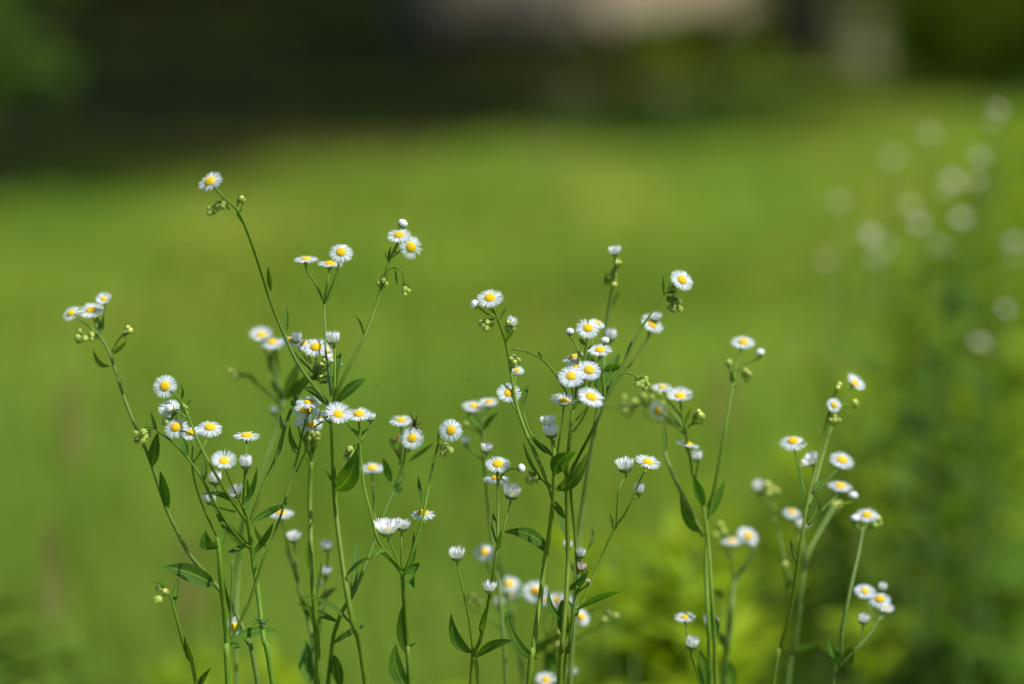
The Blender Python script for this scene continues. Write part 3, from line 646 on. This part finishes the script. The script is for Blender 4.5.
D.br([(322,362),(312,376),(300,392),(291,410),(284,430),(275,460),(262,490),(252,517),(249,532)], 3, 5, e=.02)
D.lf(291,410,299,390,8,e=.02); D.lf(284,432,280,413,6,e=.02); D.lf(275,462,286,425,5,e=.02)
for x,y,r,ra,le in ((290,340,12,.45,90),(305,344,10,.6,95),(316,347,13.5,.7,90),(327,351,9,.6,50),(335,358,10,.3,55)):
    D.fl(x,y,r,ra,le,[(316+(x-316)*.35,366),(314,374)],.018)
D.hd(297,338,6.5,[(308,362),(314,374)],lean=90,e=.018); D.cl(322,370,13,12,(312,380),2.9,False,.012); D.cl(330,375,4,5,(320,384),3.6,False,.01)
D.lf(318,378,338,384,6,e=.02); D.lf(330,395,341,352,10,e=.025)

# ---- plant E/F
E = Plant('fleabane with a steep branch crossing rightwards from a dark leaf pair', .008, 4, [(217,538),(219,552),(221,580),(225,620),(227,645),(228,684)], (5,7))
E.lf(219,548,206,530,16,(205,541)); E.lf(219,546,225,528,10)
E.br([(309,412),(303,430),(299,450),(295,465),(288,490),(281,515),(270,545),(262,563),(250,600),(237,628),(229,645)], 2.2, 4, e=-.012)
E.fl(309,402,13.5,.42,88,[(306,420)],-.012); E.fl(306,410,14,.55,90,[(304,428)],-.006); E.fl(311,425,12,.55,85,[(303,440)],0)
E.hd(298,423,4.2,[(301,440)],'B',.8); E.lf(299,450,290,424,8,(290,440),e=-.01); E.lf(303,430,314,408,5,e=-.01); E.br([(308,444),(304,455),(296,472)],1.4,2,e=-.01)
E.hd(293,447,2.6,[(298,454)],'G'); E.fl(322,416,9,.6,90,[(306,432)],.0)
E.lf(228,645,277,631,11,(250,632)); E.lf(228,645,240,647,8,sag=.2); E.lf(227,645,220,646,6); E.br([(232,560),(231,600),(229,640)],1.6,2,'pale')
E.lf(231,575,243,551,3.5); E.lf(231,617,224,580,4); E.fl(234,627,11,.72,0,[(229,645)],.03)

# ---- plant L: far left
Lp = Plant('leaning fleabane on the far left with three flowers on a curved stem', .03, 5, [(99,335),(108,350),(116,372),(125,400),(137,430),(150,460),(165,505),(175,527),(190,555),(215,584),(232,606),(247,640),(258,684)], (3,5.5), 'pale', amp=.6)
Lp.fl(71,313,10.5,.68,118,[(86,324),(99,335)]); Lp.fl(91,310,13.5,.6,90,[(96,325),(99,335)]); Lp.fl(104,299,8.5,.75,95,[(103,322),(99,335)],.006)
Lp.lf(110,366,93,349,7,(99,362)); Lp.lf(113,354,127,341,5); Lp.br([(127,333),(119,339),(112,352)],1.5,2.2,'stem'); Lp.cl(128,331,3,4,(121,337),3.6); Lp.lf(99,335,97,316,8); Lp.lf(103,330,104,314,5)
Lp.hd(80,331,3,[(97,335)],'G'); Lp.hd(78,338,4,[(97,337)],'G'); Lp.cl(89,338,4,5,(99,338),3.4,True)
Lp.lf(152,466,158,432,13); Lp.lf(168,508,160,471,11); Lp.lf(216,586,164,567,21,(188,573))
# ---- plant M
Mp = Plant('small fleabane with only closed buds at the lower left', .0, 6, [(165,588),(171,598),(177,620),(185,650),(196,684)], (2.4,4.2))
Mp.hd(159,588,3.6,[(166,589)],'G',.6); Mp.hd(165,592,4,[(167,590)],'G',.7); Mp.hd(158,600,4.6,[(163,590)],'G',.5,230); Mp.lf(165,588,150,583,5)
Mp.lf(173,605,178,578,9); Mp.lf(193,664,184,636,8); Mp.lf(199,690,211,668,9); Mp.lf(164,588,157,581,4)

# ---- plant G: in the middle with curled leaves
G = Plant('fleabane with curled leaves wrapping the stem and shaggy half open heads', 0.0, 7, [(402,572),(404,600),(406,620),(408,650),(410,684)], (4.5,6.5))
G.hd(387,528,10.5,[(395,555),(401,572)],'M',.35,90); G.hd(403,525,7.6,[(401,550),(402,572)],'H',.2,80); G.lf(402,572,413,530,8,(413,556)); G.lf(402,572,372,562,7,(384,552)); G.lf(402,575,373,566,5,(378,550))
G.lf(402,572,412,577,16,(414,567),sag=.6); G.lf(403,578,414,574,14,(412,585),sag=-.5); G.lf(408,655,403,604,15,(402,630)); G.lf(409,690,396,644,18,(396,668)); G.lf(407,650,416,643,5)
G.br([(359,422),(360,450),(364,485),(370,510),(378,540),(392,560),(402,574)], 2.4, 3.6)
G.fl(359,414,13,.5,90,[(359,428)]); G.hd(371,417,5.5,[(366,432),(361,442)]); G.cl(350,454,6,6,(359,440),3.4,True); G.br([(345,421),(352,430),(360,438)],1.3,2); G.lf(360,436,352,428,4); G.lf(361,436,370,428,4)
G.br([(438,445),(434,460),(428,490),(422,520),(412,553),(404,575)], 2.6, 4); G.fl(451,430,12.3,.97,60,[(440,433),(438,446)]); G.lf(421,503,418,476,5); G.lf(439,445,438,428,4)
G.cl(446,451,5,6,(439,443),3.6,True); G.fl(423,513,13.5,.28,90,[(424,524)],.01); G.lf(424,515,428,490,4)

# ---- plant behind G
K = Plant('softly blurred fleabane behind with the insect on its white flower', .04, 8, [(406,445),(403,465),(394,490),(385,511),(375,540),(355,590),(338,622),(328,684)], (2.6,5), 'stem')
K.fl(412,438,12.3,.93,80,[(408,452)]); K.fl(401,420,12.5,.45,90,[(402,440),(400,465)]); K.lf(391,482,383,458,9); K.lf(408,462,434,443,5); K.cl(394,440,3,4,(400,460),3.5)
K.lf(395,500,404,470,9); K.lf(338,622,296,603,8); K.fl(372,468,13,.4,88,[(373,490),(376,540)],.03); K.lf(352,595,357,540,9,e=.02); K.lf(334,655,342,690,14)
K.lf(330,645,370,622,7,(352,632))
# ---- plant C: blurred behind left centre
C = Plant('blurred pale stemmed fleabane behind the left group', .10, 9, [(284,400),(275,430),(262,470),(245,515),(238,570),(236,684)], (4,5), 'pale')
C.fl(261,335,12.5,.6,90,[(268,360),(283,400)]); C.fl(272,342,11.5,.5,90,[(276,370),(284,400)]); C.lf(279,378,277,345,14,(273,362)); C.lf(285,398,300,360,12); C.lf(286,400,310,372,10)
C.br([(234,373),(246,375),(258,385),(272,396),(284,408)],2,3.4,'pale'); C.cl(234,373,3,5,(246,377),3.6); C.hd(274,410,4.5,[(284,420)]); C.lf(258,386,246,372,7); C.lf(284,402,272,380,9)
# ---- heads low left centre, blurred
H2 = Plant('blurred fleabane of round white unopened heads low in the middle left', .085, 10, [(296,558),(299,590),(308,620),(314,650),(316,684)], (3,6), 'pale')
H2.hd(294,537,7.2,[(295,552)],lean=90); H2.hd(327,546,6.6,[(327,570),(325,590),(315,640)]); H2.hd(326,571,6.6,[(326,595),(315,645)]); H2.fl(281,513,13.5,.33,90,[(286,540),(296,580)])
H2.lf(296,572,284,548,6); H2.lf(318,607,337,588,8); H2.lf(308,570,309,535,7); H2.lf(309,684,305,640,20); H2.lf(314,620,300,596,7); H2.hd(319,583,4,None,'P'); H2.lf(314,650,322,610,7)

# ---- centre left arching plant N
N1 = Plant('central fleabane whose arching left branch carries flowers all along', 0.0, 11, [(553,440),(554,465),(553,500),(549,535),(545,560),(540,600),(533,650),(529,684)], (4.5,7.2))
N1.br([(493,307),(498,320),(505,340),(509,360),(513,385),(518,410),(527,435),(538,460),(550,488)], 2.6, 5)
N1.fl(490,298,13.8,.66,95,[(493,309)]); N1.hd(474,304,4.6,[(486,313),(496,318)],'B',.3,150); N1.lf(499,320,507,306,3.5); N1.lf(494,314,486,306,3)
N1.cl(485,325,6,6,(497,318),3.5,True); N1.hd(512,322,6.2,[(507,334),(506,342)],'H',.3,60); N1.cl(509,326,3,5,(505,338),3.6); N1.lf(512,335,518,321,4); N1.lf(507,340,513,330,4)
N1.cl(514,361,5,6,(511,370),3.2); N1.fl(517,370,8,.6,80,[(515,380),(514,390)],.01); N1.fl(509,393,12.8,.78,85,[(513,405),(517,412)],.012); N1.lf(521,408,528,384,7)
N1.lf(541,478,523,441,4.5,(530,462)); N1.br([(523,412),(530,432),(541,445),(552,456)],2,2.6); N1.lf(552,455,531,438,7)
N1.hd(551,431,8.6,[(553,445)],'H',.25,95); N1.hd(548,421,7,[(551,440)],'M',.2,100,.012)
N1.br([(533,475),(540,478),(548,487),(552,500)],1.6,2.6); N1.cl(534,477,4,5,(541,479),3.6,True); N1.hd(530,480,5,[(540,478)],'G',.7)
N1.lf(556,490,590,449,16,(576,476)); N1.lf(554,474,576,452,19,(562,458)); N1.lf(549,554,503,532,16,(530,535)); N1.lf(537,659,506,612,12,(518,645)); N1.lf(553,500,566,520,8)
# ---- N2
N2 = Plant('central fleabane with the dense knot of white flowers on straight stems', .0, 12, [(573,408),(571,425),(569,445),(567,470),(567,500),(568,560),(566,600),(562,650),(560,684)], (4,6.4))
T = (574,408)
N2.fl(588,328,12.8,.82,88,[(586,345),(580,380),T]); N2.fl(600,350,13.2,.48,90,[(593,375),(580,402)],.004); N2.fl(573,357,12,.25,108,[(577,375),T],.01); N2.fl(597,323,9,.5,70,[(590,350),T],.035)
N2.hd(605,340,4.4,[(600,360),(585,395)],'B',e=.01); N2.hd(570,331,4.2,[(578,350),(577,380)],'B',e=.015)
N2.fl(571,376,13.6,.75,92,[(573,395),T],-.012); N2.fl(577,368,13,.62,90,[(577,390),T]); N2.fl(589,370,12.8,.75,80,[(582,392),T],.004)
N2.fl(564,401,14,.4,92,[(561,430),(558,455),(567,478)],-.006); N2.fl(591,397,14.5,.62,65,[(584,416),(573,432)],-.014)
N2.br([(512,349),(525,351),(540,358),(550,367),(562,385),(571,402)],2,3); N2.lf(543,361,538,351,4)
for q in ((585,345,579,338,5),(586,350,594,343,4),(575,395,584,384,6),(572,405,590,398,5),(578,385,592,372,4),(583,360,576,350,4)): N2.lf(*q)
N2.lf(568,505,560,485,8); N2.lf(567,540,557,505,6); N2.lf(562,620,549,590,8,(551,608)); N2.lf(562,600,566,640,14,mat='leaf',e=.03)
N2.br([(605,398),(590,405),(576,420)],1.8,2.4)
# ---- N3
N3 = Plant('fleabane branch leaning up to the right with a single tilted flower', .004, 13, [(664,293),(655,308),(640,330),(628,355),(615,378),(607,395),(600,415),(590,435),(578,458),(570,478),(574,520),(578,575),(574,610),(569,650),(563,684)], (2.4,5))
N3.fl(682,280,12.8,.76,50,[(671,289),(664,294)]); N3.lf(664,293,663,275,3); N3.lf(667,293,684,294,5); N3.lf(667,297,684,302,4.5); N3.lf(666,292,678,287,4)
N3.cl(672,286,3,4,(665,294),3.4); N3.cl(675,307,7,7,(667,298),3.3,True); N3.lf(624,361,632,339,6); N3.hd(674,297,3.4,[(667,296)],'G')
N3.br([(640,378),(628,373),(618,376),(607,388)],1.6,2.2); N3.lf(628,374,638,376,4); N3.cl(643,383,9,7,(637,376),3.3,True)
N3.lf(606,395,611,368,5); N3.lf(603,402,598,360,9,e=.02)
N3.hd(581,553,6.4,[(578,575)],'H'); N3.hd(568,545,5.6,[(573,570)],'H',e=.04); N3.hd(582,567,5.5,[(577,585)],'P'); N3.hd(588,581,2.8,[(578,592)],'P')
N3.lf(567,590,588,570,9,(580,582)); N3.lf(576,610,621,592,7,(600,597)); N3.lf(587,550,592,527,4,(592,540)); N3.lf(575,612,568,600,5); N3.lf(575,600,584,580,4)
N3.br([(647,467),(640,480),(634,495),(624,515),(614,530),(600,560),(588,590),(576,616)],2,3,e=.015); N3.fl(648,462,13.6,.45,72,[(645,472)],.015); N3.hd(639,489,7,[(634,498)],e=.015)
N3.hd(625,465,9.5,[(619,490),(616,528)],'H',.15,95,.025,); N3.lf(613,530,610,513,5,e=.015)
# ---- N4
N4 = Plant('slender soft focus fleabane with one white head at its tip behind the central knot', .06, 14, [(615,258),(615,270),(612,290),(607,320),(604,350),(602,380),(596,420),(588,470),(582,510),(578,546),(575,600),(570,684)], (3,7), 'pale', amp=.5)
N4.hd(615,251,6.4,[(615,262)],'H'); N4.cl(617,262,3,3,(615,270),3.4); N4.cl(611,279,4,8,(614,268),3.8); N4.lf(604,283,608,268,4); N4.lf(612,306,619,290,5); N4.hd(611,335,7.6,[(607,352)],'H')
N4.lf(602,385,620,352,12); N4.lf(600,395,590,352,10); N4.fl(652,324,13,.62,58,[(645,345),(625,370),(602,405)]); N4.hd(656,317,6,[(650,335),(628,368)],'H'); N4.lf(603,370,625,366,9)
# ---- N5
N5 = Plant('fleabane with two stacked yellow centred flowers and three pale heads left of centre', .0, 15, [(497,470),(498,500),(498,530),(497,548),(494,570),(487,610),(480,640),(474,655),(471,684)], (2.6,5))
N5.fl(498,464,13.2,.6,90,[(498,475)]); N5.fl(497,478,14,.32,90,[(498,492)],.012); N5.hd(487,448,6.4,[(490,460),(497,472)],e=.01); N5.hd(512,492,9.4,[(506,520),(499,548)],lean=80,e=.006)
N5.hd(522,468,4.6,[(510,469),(500,478),(498,492)],'B',.3,20); N5.lf(497,544,493,513,10); N5.hd(490,587,7.6,[(491,598)],'H',.2); N5.hd(457,554,8.6,[(463,590),(469,620),(473,652)],lean=92)
N5.lf(472,653,451,613,14,(455,638)); N5.lf(476,657,515,641,11,(495,644)); N5.lf(481,632,485,608,8); N5.lf(467,603,469,590,3.5); N5.lf(498,548,502,530,6); N5.lf(476,656,478,690,5)
# ---- blurred low centre
Q1 = Plant('blurred low fleabane with many flowers level behind the central stems', .14, 16, [(496,545),(502,575),(508,600),(515,640),(524,684)], (3,5), 'pale')
Q1.fl(484,552,11,.75,90,[(492,575),(506,600)]); Q1.fl(509,584,12,.6,90,[(510,605)]); Q1.fl(513,594,9,.5,90,[(512,615)],.02); Q1.hd(499,602,6,[(508,620)],'H'); Q1.fl(546,680,11,.5,90,[(540,700)],-.04)
Q1.cl(475,600,3,8,(500,630),4); Q1.lf(508,600,500,640,10); Q1.lf(505,590,498,560,6)
Q2 = Plant('blurred low fleabane between the two central stems', .14, 17, [(548,630),(546,655),(545,684)], (3,5), 'stem')
Q2.fl(535,591,13,.8,85,[(540,615),(548,640)]); Q2.fl(546,600,9,.6,80,[(548,640)],.02); Q2.fl(557,600,10,.75,95,[(554,620),(548,642)]); Q2.fl(567,601,8,.75,70,[(560,622),(549,644)]); Q2.fl(581,617,10,.75,50,[(570,635),(548,655)])
Q2.lf(548,640,530,655,12); Q2.lf(547,650,560,684,18); Q2.hd(572,672,6,[(560,690)],'H'); Q2.cl(562,640,4,12,(548,660),4); Q2.cl(610,616,3,8,(575,640),4); Q2.lf(550,645,600,605,8)
# ---- blurred left of centre
Q3 = Plant('blurred slim fleabane with two flat flowers behind the centre left', .10, 18, [(482,415),(483,440),(486,480),(491,530),(500,600),(506,684)], (3,5), 'pale')
Q3.fl(474,406,12.5,.42,90,[(480,425)]); Q3.fl(489,402,10,.4,90,[(484,425)]); Q3.lf(482,428,468,415,8); Q3.lf(483,430,498,412,7); Q3.hd(466,441,4.6,[(483,460)],'H'); Q3.cl(470,420,4,10,(482,435),3.6)

# ---- right groups
P1 = Plant('fleabane right of centre with two flat flowers above a pair of dark leaves', .065, 19, [(681,403),(684,425),(688,445),(692,470),(698,492),(704,512),(709,550),(712,600),(716,684)], (2.8,4.6))
P1.fl(680,396,14,.5,90,[(681,408)]); P1.fl(662,387,10.5,.4,90,[(672,405),(684,420)]); P1.fl(658,411,11,.7,200,[(668,420),(686,435)],.02); P1.cl(698,416,4,5,(688,428),4); P1.lf(685,424,691,408,5)
P1.fl(688,444,12.5,.16,75,[(689,455)]); P1.hd(697,456,6.8,[(696,475),(697,490)],'H'); P1.lf(704,506,693,476,12); P1.cl(655,402,10,16,(686,430),4,e=.05); P1.br([(600,405),(625,407),(650,403),(672,414),(686,432)],2.5,3,'pale',.08); P1.cl(628,405,5,10,(640,406),4,e=.07)
P2 = Plant('tall single stemmed fleabane with one flower and one small white bud on the right', .065, 20, [(741,349),(735,370),(731,395),(725,430),(718,470),(711,505),(707,530),(706,570),(708,620),(710,684)], (2.8,5.4))
P2.fl(743,342,12.6,.52,85,[(741,352)]); P2.hd(760,352,4.4,[(750,362),(735,372)],'B'); P2.hd(729,363,4,[(733,376)],'G'); P2.cl(746,373,3,3.5,(734,388),4); P2.lf(733,384,731,370,5)
P2.lf(710,516,725,480,10); P2.lf(707,514,713,490,5); P2.lf(712,640,706,608,12,(715,625)); P2.br([(664,450),(669,465),(680,490),(703,536)],4,5,'pale',.03); P2.lf(702,533,680,494,11,(688,520)); P2.lf(665,452,664,424,6)
P2.fl(685,617,11.5,.33,92,[(688,640),(700,684)],.01); P2.hd(692,643,7.8,[(695,665),(702,690)]); P2.hd(711,622,8,[(709,640)],e=.02); P2.lf(706,690,700,650,16)
Q4 = Plant('blurred fleabane with a thick pale bent stem right of centre', .13, 21, [(755,545),(746,565),(735,580),(732,600),(728,640),(724,684)], (4.5,8), 'pale')
Q4.fl(748,536,12.5,.7,62,[(752,548)]); Q4.fl(732,541,11,.32,92,[(732,560),(733,590)]); Q4.lf(727,650,718,630,9); Q4.cl(720,532,3,9,(730,560),4); Q4.lf(727,660,735,690,12); Q4.lf(713,590,724,598,10)
R1 = Plant('fleabane on the right with a dark broad leaf halfway up its leaning stem', .06, 22, [(829,412),(822,440),(815,470),(808,500),(803,530),(798,560),(790,610),(780,650),(773,684)], (3,5.4))
R1.fl(834,405,8,.92,60,[(829,416)]); R1.fl(855,383,11.5,.55,52,[(847,397),(828,420)],.01); R1.fl(842,460,13.2,.6,75,[(832,475),(814,495)],.01); R1.fl(793,441,14,.5,90,[(797,460),(806,500)],.0)
R1.fl(840,486,13.2,.36,88,[(832,500),(808,525)],.03); R1.hd(853,495,4.8,[(838,505)],'B',e=.03); R1.hd(811,460,7.4,[(812,478)],'M',.3,130); R1.cl(838,386,2,3,(830,410),3.6); R1.hd(855,403,4,[(842,405),(829,416)],'G'); R1.cl(835,419,4,5,(829,424),3.6)
R1.lf(805,524,815,495,14,(816,512)); R1.lf(806,502,799,464,4,(800,484)); R1.lf(812,492,826,477,8); R1.br([(832,425),(823,455),(816,480),(809,505)],2.6,3.4,'pale',.02); R1.lf(797,565,790,540,6); R1.lf(829,414,827,402,6)
R2 = Plant('blurred pale stemmed fleabane standing behind the right leaning stem', .14, 23, [(835,505),(818,535),(806,560),(800,600),(793,650),(787,684)], (5,7), 'pale')
R2.fl(792,512,9.5,.5,88,[(798,535),(805,565)]); R2.hd(803,525,7,[(804,545),(805,565)]); R2.hd(760,487,8,[(772,510),(785,560),(798,610)],'H'); R2.cl(770,490,4,7,(776,515),4.4); R2.cl(836,505,4,4,(828,520),4.4)
R2.lf(786,592,787,565,6); R2.lf(799,605,816,578,8); R2.lf(794,650,818,643,6); R2.hd(785,565,4,[(788,600)],'G'); R2.lf(806,560,812,545,6)
S = Plant('rightmost sharp fleabane with a cluster of three flowers at the lower right', .075, 24, [(863,527),(858,555),(850,590),(842,630),(840,655),(833,684)], (4.4,5.2), 'pale')
S.fl(867,515,12.4,.5,88,[(864,530)]); S.hd(855,518,4.6,[(862,532)],'B'); S.cl(877,523,3,5,(865,530),4.2)
S.br([(880,617),(870,635),(855,650),(838,668)],3,3.4,'pale'); S.fl(865,591,11.2,.6,88,[(872,612),(878,622)],.01); S.fl(880,599,11.4,.62,90,[(880,618)]); S.fl(885,607,9.5,.5,80,[(881,620)],.012); S.hd(883,587,5.2,[(882,605)],e=.015)
S.hd(864,619,6.6,[(862,638),(854,652)]); S.lf(838,668,827,637,9); S.lf(846,668,852,646,13)

# ------------------------------------------------------------------ insects
def bug(name, label, cat, loc, length, nrm, fwd, mat, legspan=1.6, legs=6, leg_r=.035, wide=.28, ant=0):
    V = []; F = []
    prof = [(.001, -.5), (.6, -.42), (1, -.2), (.9, .05), (.45, .16), (.62, .25), (.55, .36), (.001, .5)]
    lathe_into(V, F, [(r*wide, z) for r, z in prof], 10)
    o = link(name, mesh(name, V, F, [mat]), None, loc, None, length); tag(o, label, cat)
    z = fwd.normalized(); y = nrm.normalized(); x = y.cross(z).normalized(); y = z.cross(x)
    o.rotation_mode = 'QUATERNION'; o.rotation_quaternion = Matrix((x, y, z)).transposed().to_quaternion()
    rr = random.Random(hash(name) % 5 if False else len(label))
    for sd in (-1, 1):
        for k in range(legs//2):
            V = []; F = []; zz = -.05+.14*k-.1; sp = (-.9+k*1.8/(legs//2-1)); ls = legspan*rr.uniform(.8, 1.2)
            pts = [Vector((sd*wide*.7, 0, zz)), Vector((sd*ls*.45, .28*legspan, zz+sp*.35*legspan)), Vector((sd*ls*.75, -.1, zz+sp*.8*legspan)), Vector((sd*ls*.85, -.25*legspan*.6, zz+sp*legspan))]
            tube_into(V, F, pts, [leg_r, leg_r*.8, leg_r*.6, leg_r*.4], 5); link('leg', mesh('leg', V, F, [mat]), o)
    for k in range(ant):
        V = []; F = []; sd = 1 if k else -1
        tube_into(V, F, [Vector((sd*.08, .1, .45)), Vector((sd*.25, .5, .8)), Vector((sd*.45, 1.1, 1.0))], [leg_r*.7, leg_r*.5, leg_r*.3], 4); link('antenna', mesh('antenna', V, F, [mat]), o)
    return o
fn = K.nrm(.9, 80)
ins = thing('long_legged_insect', 'dark long legged insect perched on top of a blurred white flower', 'insect', K.p(412,433,-.02))
def ip(x, y, e=0): return K.p(x, y, -.016+e)-ins.location
V = []; F = []; tube_into(V, F, catmull([ip(415.2,418.6), ip(414.6,421), ip(414.2,423.4), ip(413.8,426)], 4), [.0003, .0007, .0011, .0014, .0015, .0014, .0012, .0009, .0008, .0010, .0011, .0009, .0004], 10)
link('body', mesh('body', V, F, ['bug']), ins)
for q in (((414.3,423),(412,418),(410.5,414),(409,410.5)), ((414.8,423),(416.3,419),(417.2,415.5),(417.8,411.5)), ((415,424),(418,424.3),(420.5,423.5),(422.5,422.6)), ((413.8,424),(411,423.5),(409,425),(407.8,427)),
          ((414,426),(412,428.5),(410.4,431),(411,436)), ((414.3,426),(416.3,429),(419,432),(422,436.5)), ((414.4,425),(417,427.5),(420,429),(422.5,430.5)), ((413.7,425),(411.3,427),(409.4,429.5),(408.8,433))):
    V = []; F = []; sm = catmull([ip(x, y, -.004*math.sin(k*1.05)) for k, (x, y) in enumerate(q)], 3); tube_into(V, F, sm, [.00036-.00018*k/len(sm) for k in range(len(sm))], 5); link('leg', mesh('leg', V, F, ['bug']), ins)
bug('small_beetle', 'tiny reddish beetle beside the flower, the upper of two', 'beetle', K.p(398,437,-.01), 5.5*PX, Vector((-.4,-1,.3)), Vector((.3,0,1)), 'redbug', .5)
bug('small_beetle', 'tiny reddish beetle below the flower, the lower of two', 'beetle', K.p(397,450,-.01), 5*PX, Vector((0,-1,.4)), Vector((.9,0,-.5)), 'redbug', .5)
bug('green_cricket', 'small dark green cricket clinging to a stem above a leaf', 'insect', D.p(261,622,-.004), 11*PX, Vector((-.2,-1,.2)), Vector((-.9,0,.45)), 'greenbug', .55, 6, .05, .17, 2)
bug('flying_gnat', 'speck of a gnat hovering right of the tall leaning branch', 'gnat', P(377,386,.0), 1.8*PX, Vector((0,-.3,1)), Vector((1,0,.2)), 'bug', .8, 6, .06)
bug('flying_gnat', 'speck of a gnat hovering left of the arching central branch', 'gnat', P(468,379,.0), 2*PX, Vector((0,-.3,1)), Vector((1,0,.2)), 'bug', .8, 6, .06)
